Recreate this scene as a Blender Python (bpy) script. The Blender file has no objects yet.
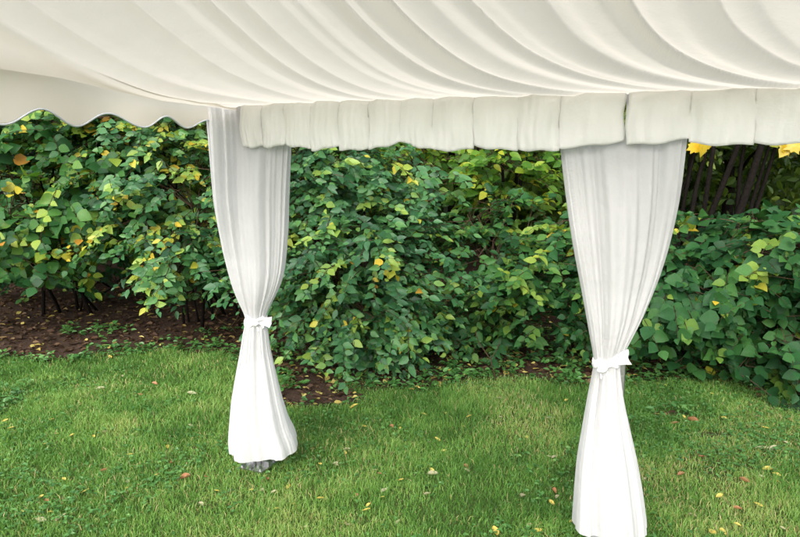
import bpy, math, random
import numpy as np
from mathutils import Vector, Matrix

random.seed(7)
rng = np.random.default_rng(11)
R = math.radians
SC = bpy.context.scene
COL = SC.collection

# ------------------------------------------------------------------ camera
CAM_H = 1.8436
PITCH = 9.8
FPX = 680.0
cam_d = bpy.data.cameras.new('camera')
cam = bpy.data.objects.new('camera', cam_d)
COL.objects.link(cam)
cam.location = (0, 0, CAM_H)
cam.rotation_euler = (R(90 - PITCH), 0, 0)
cam_d.sensor_width = 36.0
cam_d.lens = FPX / 800 * 36.0
cam_d.clip_start = 0.05
cam_d.clip_end = 500
SC.camera = cam

# ------------------------------------------------------------------ light
SUN_EL, SUN_AZ = 40.0, 196.0
world = bpy.data.worlds.new('World')
SC.world = world
world.use_nodes = True
wn = world.node_tree
bg = wn.nodes.get('Background') or wn.nodes.new('ShaderNodeBackground')
sky = wn.nodes.new('ShaderNodeTexSky')
sky.sky_type = 'NISHITA'
sky.sun_disc = False
sky.sun_elevation = R(SUN_EL)
sky.sun_rotation = R(SUN_AZ)
sky.air_density = 1.0
sky.dust_density = 4.0
sky.ozone_density = 0.6
hs = wn.nodes.new('ShaderNodeHueSaturation')          # thin grey cloud: paler than a clear sky
hs.inputs['Saturation'].default_value = 0.40
wn.links.new(sky.outputs['Color'], hs.inputs['Color'])
wn.links.new(hs.outputs['Color'], bg.inputs['Color'])
bg.inputs['Strength'].default_value = 0.15
sun_d = bpy.data.lights.new('sun', 'SUN')
sun_d.energy = 0.5
sun_d.angle = R(55)
sun_d.color = (1.0, 0.975, 0.95)
sun = bpy.data.objects.new('sun', sun_d)
COL.objects.link(sun)
az = R(SUN_AZ)
sv = Vector((math.sin(az) * math.cos(R(SUN_EL)), math.cos(az) * math.cos(R(SUN_EL)), math.sin(R(SUN_EL))))
sun.rotation_euler = sv.to_track_quat('Z', 'Y').to_euler()

SC.view_settings.view_transform = 'Standard'
SC.view_settings.look = 'None'
SC.view_settings.gamma = 1
SC.view_settings.use_curve_mapping = False
SC.view_settings.exposure = 1.66
SC.render.engine = 'CYCLES'
SC.cycles.max_bounces = 8
SC.cycles.diffuse_bounces = 4
SC.cycles.transmission_bounces = 6
SC.cycles.use_denoising = True

# ------------------------------------------------------------------ helpers
def link(o, parent=None):
    COL.objects.link(o)
    if parent is not None:
        o.parent = parent
    return o

def tag(o, label=None, cat=None, group=None, kind=None):
    if label: o['label'] = label
    if cat: o['category'] = cat
    if group: o['group'] = group
    if kind: o['kind'] = kind
    return o

def empty(name, loc, label=None, cat=None, group=None):
    o = bpy.data.objects.new(name, None)
    o.empty_display_size = 0.2
    o.location = loc
    link(o)
    return tag(o, label, cat, group)

def mesh_np(name, V, loops, sizes, mat, parent=None, smooth=False, attr=None, loc=None):
    """V (n,3); loops flat vertex indices; sizes loop count per face; attr = float per face."""
    V = np.asarray(V, dtype=np.float32)
    loops = np.asarray(loops, dtype=np.int32).ravel()
    sizes = np.asarray(sizes, dtype=np.int32)
    me = bpy.data.meshes.new(name)
    me.vertices.add(len(V))
    me.vertices.foreach_set('co', V.ravel())
    me.loops.add(len(loops))
    me.loops.foreach_set('vertex_index', loops)
    me.polygons.add(len(sizes))
    st = np.zeros(len(sizes), dtype=np.int32)
    st[1:] = np.cumsum(sizes)[:-1]
    me.polygons.foreach_set('loop_start', st)
    me.polygons.foreach_set('loop_total', sizes)
    me.polygons.foreach_set('use_smooth', np.full(len(sizes), bool(smooth)))
    me.update(calc_edges=True)
    if attr is not None:
        a = me.attributes.new('tint', 'FLOAT', 'FACE')
        a.data.foreach_set('value', np.asarray(attr, dtype=np.float32))
    me.materials.append(mat)
    o = bpy.data.objects.new(name, me)
    link(o, parent)
    if loc is not None:
        o.location = loc
    return o

class MB:
    """collects verts and faces"""
    def __init__(s): s.v = []; s.f = []; s.a = []
    def add(s, vs, fs):
        b = len(s.v)
        s.v.extend([tuple(x) for x in vs])
        s.f.extend([tuple(i + b for i in f) for f in fs])
    def box(s, c, h, rot=None):
        vs = []
        for x in (-1, 1):
            for y in (-1, 1):
                for z in (-1, 1):
                    p = Vector((x * h[0], y * h[1], z * h[2]))
                    if rot is not None: p = rot @ p
                    vs.append(p + Vector(c))
        s.add(vs, [(0, 1, 3, 2), (4, 6, 7, 5), (0, 4, 5, 1), (2, 3, 7, 6), (0, 2, 6, 4), (1, 5, 7, 3)])
    def tube(s, pts, rad, n=6, cap=True):
        pts = [Vector(p) for p in pts]
        b = len(s.v)
        up0 = None
        for i, p in enumerate(pts):
            d = (pts[min(i + 1, len(pts) - 1)] - pts[max(i - 1, 0)])
            if d.length < 1e-9: d = Vector((0, 0, 1))
            d.normalize()
            if up0 is None:
                up0 = d.orthogonal().normalized()
            x = (up0 - d * up0.dot(d))
            if x.length < 1e-6: x = d.orthogonal()
            x.normalize(); up0 = x
            y = d.cross(x)
            r = rad[i] if hasattr(rad, '__len__') else rad
            for k in range(n):
                a = 2 * math.pi * k / n
                s.v.append(tuple(p + x * (r * math.cos(a)) + y * (r * math.sin(a))))
        for i in range(len(pts) - 1):
            for k in range(n):
                k2 = (k + 1) % n
                s.f.append((b + i * n + k, b + i * n + k2, b + (i + 1) * n + k2, b + (i + 1) * n + k))
        if cap:
            s.f.append(tuple(b + k for k in reversed(range(n))))
            e = b + (len(pts) - 1) * n
            s.f.append(tuple(e + k for k in range(n)))
    def build(s, name, mat, parent=None, smooth=False):
        loops = [i for f in s.f for i in f]
        return mesh_np(name, s.v, loops, [len(f) for f in s.f], mat, parent, smooth)

def grid(name, P, mat, parent=None, smooth=True, closed=False):
    """P (rows, cols, 3)"""
    r, c = P.shape[:2]
    idx = np.arange(r * c).reshape(r, c)
    if closed:
        j2 = np.roll(idx, -1, axis=1)
        q = np.stack([idx[:-1], j2[:-1], j2[1:], idx[1:]], -1).reshape(-1, 4)
    else:
        q = np.stack([idx[:-1, :-1], idx[:-1, 1:], idx[1:, 1:], idx[1:, :-1]], -1).reshape(-1, 4)
    return mesh_np(name, P.reshape(-1, 3), q, np.full(len(q), 4), mat, parent, smooth)

_lat = np.random.default_rng(5).random((64, 64))
def vnoise(x, y, f=1.0, o=0):
    x = np.asarray(x) * f + 17.3 * o; y = np.asarray(y) * f + 9.1 * o
    xi = np.floor(x).astype(int); yi = np.floor(y).astype(int)
    fx = x - xi; fy = y - yi
    fx = fx * fx * (3 - 2 * fx); fy = fy * fy * (3 - 2 * fy)
    g = lambda a, b: _lat[a % 64, b % 64]
    return ((g(xi, yi) * (1 - fx) + g(xi + 1, yi) * fx) * (1 - fy)
            + (g(xi, yi + 1) * (1 - fx) + g(xi + 1, yi + 1) * fx) * fy)
def fbm(x, y, f=1.0, o=0):
    return (vnoise(x, y, f, o) + .5 * vnoise(x, y, 2 * f, o + 1) + .25 * vnoise(x, y, 4 * f, o + 2)) / 1.75
def sstep(a, b, x):
    t = np.clip((np.asarray(x, dtype=float) - a) / (b - a), 0, 1)
    return t * t * (3 - 2 * t)

# ------------------------------------------------------------------ materials
def new_mat(name):
    m = bpy.data.materials.new(name); m.use_nodes = True
    nt = m.node_tree; nt.nodes.clear()
    out = nt.nodes.new('ShaderNodeOutputMaterial')
    return m, nt, out

def N(nt, t, **kw):
    n = nt.nodes.new(t)
    for k, v in kw.items():
        if k in n.inputs: n.inputs[k].default_value = v
        else: setattr(n, k, v)
    return n

def ramp(nt, stops, interp='LINEAR'):
    r = nt.nodes.new('ShaderNodeValToRGB')
    r.color_ramp.interpolation = interp
    e = r.color_ramp.elements
    while len(e) < len(stops): e.new(0.5)
    for el, (p, c) in zip(e, stops):
        el.position = p; el.color = (*c, 1)
    return r

def leaf_mat(name, stops, rough=0.42, trans=0.35, spec=0.5, noise=0.25):
    m, nt, out = new_mat(name)
    at = N(nt, 'ShaderNodeAttribute', attribute_name='tint')
    rp = ramp(nt, stops)
    nt.links.new(at.outputs['Fac'], rp.inputs['Fac'])
    tc = N(nt, 'ShaderNodeTexCoord')
    no = N(nt, 'ShaderNodeTexNoise', Scale=45.0, Detail=3.0)
    nt.links.new(tc.outputs['Object'], no.inputs['Vector'])
    mr = N(nt, 'ShaderNodeMapRange')
    mr.inputs['To Min'].default_value = 1 - noise; mr.inputs['To Max'].default_value = 1 + noise
    nt.links.new(no.outputs['Fac'], mr.inputs['Value'])
    mx = N(nt, 'ShaderNodeVectorMath', operation='SCALE')
    nt.links.new(rp.outputs['Color'], mx.inputs[0]); nt.links.new(mr.outputs['Result'], mx.inputs['Scale'])
    bs = N(nt, 'ShaderNodeBsdfPrincipled', Roughness=rough)
    bs.inputs['Specular IOR Level'].default_value = spec
    nt.links.new(mx.outputs['Vector'], bs.inputs['Base Color'])
    tr = N(nt, 'ShaderNodeBsdfTranslucent')
    tm = N(nt, 'ShaderNodeVectorMath', operation='MULTIPLY')
    tm.inputs[1].default_value = (1.35, 1.25, 0.5)
    nt.links.new(mx.outputs['Vector'], tm.inputs[0]); nt.links.new(tm.outputs['Vector'], tr.inputs['Color'])
    ms = N(nt, 'ShaderNodeMixShader', Fac=trans)
    nt.links.new(bs.outputs[0], ms.inputs[1]); nt.links.new(tr.outputs[0], ms.inputs[2])
    nt.links.new(ms.outputs[0], out.inputs['Surface'])
    return m

def cloth_mat(name, col, trans=0.4, weave=900.0, bump=0.15, wrinkle=6.0, wr=0.3, rough=0.85, sheer=0.0):
    m, nt, out = new_mat(name)
    tc = N(nt, 'ShaderNodeTexCoord')
    no = N(nt, 'ShaderNodeTexNoise', Scale=3.0, Detail=5.0)
    nt.links.new(tc.outputs['Object'], no.inputs['Vector'])
    rp = ramp(nt, [(0.3, tuple(c * 0.955 for c in col)), (0.7, col)])
    nt.links.new(no.outputs['Fac'], rp.inputs['Fac'])
    wv = N(nt, 'ShaderNodeTexNoise', Scale=weave, Detail=1.0)
    nt.links.new(tc.outputs['Object'], wv.inputs['Vector'])
    w2 = N(nt, 'ShaderNodeTexNoise', Scale=wrinkle, Detail=6.0, Roughness=0.6)
    nt.links.new(tc.outputs['Object'], w2.inputs['Vector'])
    b1 = N(nt, 'ShaderNodeBump', Strength=bump, Distance=0.002)
    nt.links.new(wv.outputs['Fac'], b1.inputs['Height'])
    b2 = N(nt, 'ShaderNodeBump', Strength=wr, Distance=0.03)
    nt.links.new(w2.outputs['Fac'], b2.inputs['Height']); nt.links.new(b1.outputs['Normal'], b2.inputs['Normal'])
    d = N(nt, 'ShaderNodeBsdfPrincipled', Roughness=rough)
    d.inputs['Specular IOR Level'].default_value = 0.15
    d.inputs['Sheen Weight'].default_value = 0.1
    nt.links.new(rp.outputs['Color'], d.inputs['Base Color']); nt.links.new(b2.outputs['Normal'], d.inputs['Normal'])
    t = N(nt, 'ShaderNodeBsdfTranslucent')
    nt.links.new(rp.outputs['Color'], t.inputs['Color']); nt.links.new(b2.outputs['Normal'], t.inputs['Normal'])
    ms = N(nt, 'ShaderNodeMixShader', Fac=trans)
    nt.links.new(d.outputs[0], ms.inputs[1]); nt.links.new(t.outputs[0], ms.inputs[2])
    res = ms
    if sheer > 0:
        tp = N(nt, 'ShaderNodeBsdfTransparent')
        m2 = N(nt, 'ShaderNodeMixShader', Fac=sheer)
        nt.links.new(ms.outputs[0], m2.inputs[1]); nt.links.new(tp.outputs[0], m2.inputs[2])
        res = m2
    nt.links.new(res.outputs[0], out.inputs['Surface'])
    return m

def plain_mat(name, col, rough=0.5, metal=0.0, noise=0.15, scale=20.0, bump=0.0):
    m, nt, out = new_mat(name)
    tc = N(nt, 'ShaderNodeTexCoord')
    no = N(nt, 'ShaderNodeTexNoise', Scale=scale, Detail=5.0)
    nt.links.new(tc.outputs['Object'], no.inputs['Vector'])
    rp = ramp(nt, [(0.25, tuple(c * (1 - noise) for c in col)), (0.75, tuple(min(1, c * (1 + noise)) for c in col))])
    nt.links.new(no.outputs['Fac'], rp.inputs['Fac'])
    b = N(nt, 'ShaderNodeBsdfPrincipled', Roughness=rough, Metallic=metal)
    if rough > .8: b.inputs['Specular IOR Level'].default_value = .1
    nt.links.new(rp.outputs['Color'], b.inputs['Base Color'])
    if bump:
        bp = N(nt, 'ShaderNodeBump', Strength=bump, Distance=0.02)
        nt.links.new(no.outputs['Fac'], bp.inputs['Height']); nt.links.new(bp.outputs['Normal'], b.inputs['Normal'])
    nt.links.new(b.outputs[0], out.inputs['Surface'])
    return m

# tint 0..1: 0-.7 greens, .7-.85 yellow green, >.9 yellow / brown
M = {}
YEL = (0.50, 0.36, 0.03)
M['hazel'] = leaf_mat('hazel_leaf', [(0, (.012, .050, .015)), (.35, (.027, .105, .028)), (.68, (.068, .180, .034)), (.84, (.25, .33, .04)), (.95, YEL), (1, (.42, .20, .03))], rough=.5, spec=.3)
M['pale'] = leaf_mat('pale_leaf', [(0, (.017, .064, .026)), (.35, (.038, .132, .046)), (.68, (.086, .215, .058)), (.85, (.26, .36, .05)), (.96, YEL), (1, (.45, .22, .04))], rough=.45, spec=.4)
M['lime'] = leaf_mat('lime_leaf', [(0, (.030, .090, .012)), (.4, (.075, .19, .020)), (.75, (.18, .31, .030)), (.92, (.40, .42, .035)), (1, YEL)], trans=.5, rough=.5, spec=.3)
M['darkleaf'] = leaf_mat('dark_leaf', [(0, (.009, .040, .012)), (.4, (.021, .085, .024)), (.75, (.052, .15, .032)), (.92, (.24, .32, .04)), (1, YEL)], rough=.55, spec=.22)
M['wood'] = leaf_mat('wood_leaf', [(0, (.022, .055, .010)), (.5, (.075, .14, .018)), (.85, (.20, .27, .028)), (1, (.40, .36, .03))], trans=.5)
M['maple'] = leaf_mat('maple_leaf', [(0, (.50, .40, .04)), (1, (.70, .45, .03))], trans=.5)
M['grass'] = leaf_mat('grass_blade', [(0, (.044, .118, .020)), (.35, (.096, .228, .040)), (.65, (.17, .32, .068)), (.84, (.26, .36, .10)), (.88, (.34, .32, .12)), (1, (.45, .36, .20))], rough=.5, trans=.3, spec=.35, noise=.1)
M['clover'] = leaf_mat('clover_leaf', [(0, (.034, .110, .024)), (.5, (.068, .190, .042)), (1, (.13, .27, .065))], rough=.45, trans=.3)
M['litter'] = leaf_mat('litter_leaf', [(0, (.022, .013, .008)), (.4, (.055, .030, .017)), (.7, (.12, .075, .037)), (.88, (.36, .29, .07)), (1, (.50, .44, .14))], trans=.1, rough=.7, spec=.2)
M['fallen_yellow'] = leaf_mat('fallen_yellow_leaf', [(0, (.50, .38, .08)), (1, (.62, .47, .10))], trans=.15, rough=.6)
M['fallen_brown'] = leaf_mat('fallen_brown_leaf', [(0, (.22, .09, .04)), (1, (.32, .16, .07))], trans=.05, rough=.7)
M['fallen_pale'] = leaf_mat('fallen_pale_leaf', [(0, (.24, .23, .12)), (1, (.33, .31, .19))], trans=.1, rough=.6)
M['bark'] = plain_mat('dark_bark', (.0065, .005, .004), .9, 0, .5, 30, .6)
M['twig'] = plain_mat('twig_bark', (.050, .032, .020), .85, 0, .4, 40, .3)
M['lining'] = cloth_mat('lining_cloth', (.82, .762, .675), trans=.48, wr=.2, wrinkle=7)
M['pelmet'] = cloth_mat('pelmet_cloth', (.95, .945, .925), trans=.52, wr=.35, wrinkle=10)
M['roofpe'] = cloth_mat('roof_cloth', (.84, .80, .73), trans=.38, wr=.08, wrinkle=4, rough=.6)
M['trim'] = plain_mat('edge_binding', (.50, .53, .56), .6, 0, .1)
M['curtain'] = cloth_mat('curtain_cloth', (.75, .75, .75), trans=.54, wr=.45, wrinkle=9, sheer=.03)
M['tie'] = cloth_mat('tie_cloth', (.87, .87, .88), trans=.25, wr=.3, wrinkle=25)
M['metal'] = plain_mat('galvanised_steel', (.42, .42, .43), .35, 1.0, .3, 60)
M['dim'] = plain_mat('under_shade', (.02, .02, .015), .9)

# ------------------------------------------------------------------ ground
def lawn_mask(x, y):
    """1 = lawn, 0 = bare earth under the hedge"""
    x = np.asarray(x, float); y = np.asarray(y, float)
    edge = np.interp(x, [-8, -3.6, -2.6, -1.7, -1.1, -.75, -.3, .3, 1.2, 2.1, 3.0, 6],
                        [5.7, 5.85, 6.15, 6.3, 5.6, 4.95, 5.15, 5.3, 5.35, 5.2, 5.0, 4.8])
    e = edge + (fbm(x, y, 2.2, 3) - .5) * .7
    m = sstep(.18, -.18, y - e)
    pat = sstep(.66, .78, fbm(x, y, 1.1, 8)) * .5
    for bx, by, bw, bh in ((2.05, 4.20, .16, .06), (-.70, 4.95, .42, .24), (1.9, 4.55, .14, .05)):
        e2 = ((x - bx) / bw) ** 2 + ((y - by) / bh) ** 2 + (fbm(x, y, 7, 15) - .5) * 1.2
        m = m * sstep(.5, 1.2, e2)
    return np.clip(m - pat * .6, 0, 1)

def gz(x, y):
    return (fbm(x, y, .9, 1) - .5) * .05 + (fbm(x, y, 5, 2) - .5) * .012

def ground():
    def axis(lo, hi, fine_lo, fine_hi, step):
        a = np.arange(fine_lo, fine_hi + 1e-6, step)
        g = []; s = step; v = fine_lo
        while v > lo:
            s *= 1.35; v -= s; g.append(max(v, lo))
        h = []; s = step; v = fine_hi
        while v < hi:
            s *= 1.35; v += s; h.append(min(v, hi))
        return np.array(g[::-1] + list(a) + h)
    xs = axis(-150, 150, -6.5, 6.5, .05); ys = axis(-120, 200, 1.5, 10.5, .05)
    X, Y = np.meshgrid(xs, ys)
    w = sstep(14, 9, np.hypot(X, Y - 4))
    Z = gz(X, Y) * w
    P = np.stack([X, Y, Z], -1)
    m, nt, out = new_mat('ground')
    at = N(nt, 'ShaderNodeAttribute', attribute_name='lawn')
    tc = N(nt, 'ShaderNodeTexCoord')
    n1 = N(nt, 'ShaderNodeTexNoise', Scale=5.0, Detail=8.0, Roughness=.7)
    n2 = N(nt, 'ShaderNodeTexNoise', Scale=60.0, Detail=6.0, Roughness=.7)
    for n in (n1, n2): nt.links.new(tc.outputs['Object'], n.inputs['Vector'])
    soil = ramp(nt, [(.2, (.022, .014, .009)), (.5, (.050, .030, .020)), (.8, (.105, .070, .050))])
    turf = ramp(nt, [(.25, (.030, .045, .012)), (.55, (.060, .095, .022)), (.8, (.10, .10, .040))])
    ma = N(nt, 'ShaderNodeMix', data_type='FLOAT'); ma.inputs[0].default_value = .5
    nt.links.new(n1.outputs['Fac'], ma.inputs[2]); nt.links.new(n2.outputs['Fac'], ma.inputs[3])
    nt.links.new(ma.outputs[0], soil.inputs['Fac']); nt.links.new(ma.outputs[0], turf.inputs['Fac'])
    mc = N(nt, 'ShaderNodeMix', data_type='RGBA')
    nt.links.new(at.outputs['Fac'], mc.inputs[0])
    nt.links.new(soil.outputs[0], mc.inputs[6]); nt.links.new(turf.outputs[0], mc.inputs[7])
    b = N(nt, 'ShaderNodeBsdfPrincipled', Roughness=.95)
    b.inputs['Specular IOR Level'].default_value = .15
    nt.links.new(mc.outputs[2], b.inputs['Base Color'])
    bp = N(nt, 'ShaderNodeBump', Strength=.8, Distance=.03)
    nt.links.new(n2.outputs['Fac'], bp.inputs['Height']); nt.links.new(bp.outputs[0], b.inputs['Normal'])
    nt.links.new(b.outputs[0], out.inputs['Surface'])
    o = grid('ground', P, m)
    a = o.data.attributes.new('lawn', 'FLOAT', 'POINT')
    a.data.foreach_set('value', lawn_mask(X, Y).astype(np.float32).ravel())
    o['kind'] = 'structure'
ground()

# ------------------------------------------------------------------ tent
P0 = np.array([-0.84084, 3.76774])          # corner post
T = np.array([0.92178, -0.38771])           # along the eave
D = np.array([-0.38771, -0.92178])          # into the tent
EH = 2.083                                  # eave height
def W(s, d, z):
    s = np.asarray(s, float); d = np.asarray(d, float); z = np.asarray(z, float)
    s, d, z = np.broadcast_arrays(s, d, z)
    return np.stack([P0[0] + s * T[0] + d * D[0], P0[1] + s * T[1] + d * D[1], z], -1)

frame = empty('marquee_frame', tuple(W(0, 0, 0)), 'silver metal marquee frame on two curtained posts', 'tent frame')
fo = np.array(W(0, 0, 0))
def local(p): return tuple(np.array(p) - fo)
rotT = Matrix.Rotation(math.atan2(T[1], T[0]), 3, 'Z')
for s in (0.0, 2.0, 4.0):
    if s > 3: continue
    b = MB()
    c = W(s, 0, 0)
    b.box(Vector(local(c)) + Vector((0, 0, 1.03)), (.028, .028, 1.02), rotT)
    po = b.build('post', M['metal'], frame)
    f = MB()
    c0 = Vector(local(c))
    f.box(c0 + Vector((0, 0, .018)), (.085, .085, .004), rotT)
    f.box(c0 + Vector((0, 0, .07)), (.024, .024, .052), rotT)
    for sx, sy in ((1, 0), (-1, 0), (0, 1), (0, -1)):
        off = rotT @ Vector((sx * .055, sy * .055, .034))
        f.box(c0 + off, (.024 if sx else .004, .024 if sy else .004, .014), rotT)
    for sx in (-1, 1):
        for sy in (-1, 1):
            q = c0 + rotT @ Vector((sx * .064, sy * .064, 0))
            f.tube([q + Vector((0, 0, .0)), q + Vector((0, 0, .034))], .009, 6)
    f.build('foot_plate', M['metal'], po)
b = MB()
bm_c = W(2.0, -.0, 2.07)
b.box(Vector(local(bm_c)), (2.0, .02, .025), rotT)
b.build('eave_beam', M['metal'], frame)

# --- roof cover (only its hanging skirts show under the lining)
cover = empty('roof_cover', tuple(W(0, 0, EH)), 'cream marquee roof cover with wavy scalloped edge', 'tent roof')
co = np.array(W(0, 0, EH))
def scallop_panel(axis_pts, zbot, ztop, name, nrow=14):
    """axis_pts (n,2) plan points; zbot, ztop arrays (n,)"""
    n = len(axis_pts)
    v = np.linspace(0, 1, nrow)[:, None]
    Pz = zbot[None] * (1 - v) + ztop[None] * v
    P = np.zeros((nrow, n, 3)); P[..., :2] = axis_pts[None]; P[..., 2] = Pz
    P -= co
    o = grid(name, P, M['roofpe'], cover)
    so = o.modifiers.new('thick', 'SOLIDIFY'); so.thickness = .003; so.offset = 0
    t = MB()
    t.tube([tuple(p) for p in P[0]], .0045, 5)
    t.build('edge_binding', M['trim'], o, True)
dd = np.linspace(-.03, 4.03, 420)
KT = [.03, .37, .66, 1.03, 1.37, 1.72, 2.06, 2.4, 2.75, 3.1, 3.44, 3.78, 4.1]
ph = np.interp(dd, KT, np.arange(len(KT)))
amp = np.interp(dd, [0, .5, 1.5, 4], [.020, .026, .033, .033])
zb = np.interp(dd, [0, .37, 1.03, 1.4, 4], [1.957, 1.957, 1.944, 1.938, 1.938]) + amp * (1 - np.cos(2 * np.pi * ph)) * 1.0
zt = EH + .065 + .035 * np.minimum(np.clip(dd, 0, 2), 4 - np.clip(dd, 2, 4))
wob = .012 * np.sin(dd * 5.1) + .008 * np.sin(dd * 11.3 + 1)
scallop_panel(W(-.09 + wob, dd, 0)[..., :2], zb, zt, 'gable_skirt', 30)
# --- ceiling lining
lining = empty('ceiling_lining', tuple(W(0, 0, EH)), 'cream pleated ceiling lining with gathered white pelmet hanging at the eave', 'tent lining')
FOLDS = [-.6, -.12, .12, .36, .62, .98, 1.17, 1.48, 1.74, 1.97, 2.31, 2.54, 2.80, 3.05, 3.35, 3.6, 3.9, 4.2, 4.5, 5.0]
_fr = np.random.default_rng(3)
FAMP = _fr.uniform(.5, 1.1, len(FOLDS))
FAMP[9] = 1.5; FAMP[10] = 1.3; FAMP[5] = 1.25; FAMP[12] = 1.3
_f2, _a2 = [], []                                   # smaller tucks between the main folds
for _k in range(len(FOLDS) - 1):
    _f2.append(FOLDS[_k]); _a2.append(FAMP[_k])
    _g = FOLDS[_k + 1] - FOLDS[_k]
    if _g > .29 and _k != 5:
        _q = _fr.uniform(.35, .68)
        _f2.append(FOLDS[_k] + _g * _q); _a2.append(_fr.uniform(.10, .34))
_f2.append(FOLDS[-1]); _a2.append(1.0)
FOLDS, FAMP = _f2, np.array(_a2)
def lining_z(s, d):
    k = sstep(0, .45, s)
    base = (.132 * d ** 2.1) * (1 - k) + (.297 * d ** 1.6) * k
    shift = (.50 + .38 * sstep(.5, 1.6, s)) * (1 - np.exp(-d / .42)) * (.6 + .4 * sstep(0, 1, s))
    w = s + shift + .03 * np.sin(3.1 * d + 2 * s) + .05 * (fbm(s, d, 1.3, 4) - .5)
    f = np.interp(w, FOLDS, np.arange(len(FOLDS)))
    i = np.clip(f.astype(int), 0, len(FOLDS) - 2); u = f - i
    gap = np.array(FOLDS)[i + 1] - np.array(FOLDS)[i]
    a = FAMP[i] * (1 - u) + FAMP[i + 1] * u
    A = np.interp(d, [0, .12, .5, 1.0, 2.0], [.002, .013, .037, .054, .062])
    ue = 1 - np.minimum(.055 / gap, .3)                                                  # the belly ends in a rolled edge over the next one
    belly = np.where(u < ue, np.sin(np.pi / 2 * np.clip(u / ue, 0, 1)) ** 1.15, np.cos(np.pi / 2 * np.clip((u - ue) / (1 - ue), 0, 1)) ** .8)
    sag = -belly * np.clip(gap / .26, .5, 1.3)
    crease = 0
    u2 = np.mod(u * 2.0 + .35 * np.sin(4 * i + 2.0 * d), 1)
    fine = -.16 * np.sin(np.pi * u2) ** 2 * (gap > .22)
    return base + A * a * (sag + crease + fine)
s_ = np.linspace(0, 4.05, 760)
d_ = np.concatenate([np.linspace(0, 1.5, 120), np.linspace(1.5, 2.0, 24)[1:]])
S, DD = np.meshgrid(s_, d_)
Zl = EH + lining_z(S, DD)
top = W(S, DD + .02, Zl)
# the lining's free edge that hangs down beside the gable
ncol = 14
v = np.linspace(1, 0, ncol + 1)[:-1]
z_edge = np.interp(d_, [0, .31, .58, .88, 1.15, 1.43, 2.0], [2.055, 2.07, 2.072, 2.096, 2.122, 2.132, 2.16])
z_edge = np.minimum(z_edge, Zl[:, 0] - .014)
hang = W(-.03 * v[None] * np.ones((len(d_), 1)) - .008 * np.sin(v[None] * 5 + d_[:, None] * 6),
         (d_ + .02)[:, None] * np.ones((1, ncol)),
         Zl[:, :1] * (1 - v[None]) + z_edge[:, None] * v[None])
P = np.concatenate([hang, top], axis=1) - co
near = grid('lining_sheet', P, M['lining'], lining)
# pelmet: box-pleated pads
def pelmet(edges, zbots, name, off0, ends=(True, True)):
    n_per = 26
    cols = []
    rows = 22
    vv = np.linspace(0, 1, rows)
    pr = np.random.default_rng(int(edges[0] * 100) + 9)
    for k in range(len(edges) - 1):
        a, bb = edges[k], edges[k + 1]
        skew = pr.uniform(-.006, .006); lift = pr.uniform(-.011, .011); tl = pr.uniform(-.022, .022)
        step = pr.uniform(.000, .006)
        for q in range(n_per):
            u = q / (n_per - 1)
            e = math.sin(math.pi * min(max(u, .004), .996)) ** .7
            zbt = zbots[k] * (1 - u) + zbots[k + 1] * u + lift + tl * (u - .5) - .006 * e + .004 * math.sin(u * 9 + k)
            ztp = EH - .004 + .022 * e
            col = []
            for v in vv:
                z = ztp * (1 - v) + zbt * v
                puff = (.022 * e + .018 * math.sin(math.pi * min(1, v * 1.02)) ** .7 * (.35 + .65 * e)
                        + .008 * (vnoise(u * 5 + k * 7, v * 1.6, 1.2) - .5) * 2 + .0035 * math.sin(u * 31 + k + 2 * v) * (.3 + .7 * v))
                sx = a + (bb - a) * u + skew * (v) * 1.2 + .004 * math.sin(v * 8 + k * 2)
                if v < .12: puff -= .014 * (1 - v / .12)
                col.append(W(sx, off0 + puff + step * (1 if u > .5 else .6), z))
            cols.append(col)
    P = np.array(cols).transpose(1, 0, 2) - co
    o = grid(name, P, M['pelmet'], lining)
    so = o.modifiers.new('thick', 'SOLIDIFY'); so.thickness = .003; so.offset = -1
    return o
pelmet([.04, .17, .31, .46, .62, .79, .955, 1.115, 1.31, 1.52, 1.70, 1.97],
       [1.865, 1.855, 1.862, 1.853, 1.865, 1.858, 1.866, 1.850, 1.868, 1.845, 1.862, 1.882], 'pelmet', .085)
pelmet([1.985, 2.225, 2.46, 2.70, 2.95, 3.2, 3.45, 3.7, 3.97],
       [1.878, 1.884, 1.862, 1.866, 1.86, 1.862, 1.856, 1.862, 1.86], 'pelmet', .085)

# ------------------------------------------------------------------ curtains
cp, sp_ = math.cos(R(PITCH)), math.sin(R(PITCH))
def unproj(u, v, Y):
    x = (u - 400) / FPX; y = -(v - 268.5) / FPX
    r = np.array([x, cp + y * sp_, -sp_ + y * cp])
    return np.array([0, 0, CAM_H]) + r * (Y / r[1])

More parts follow.
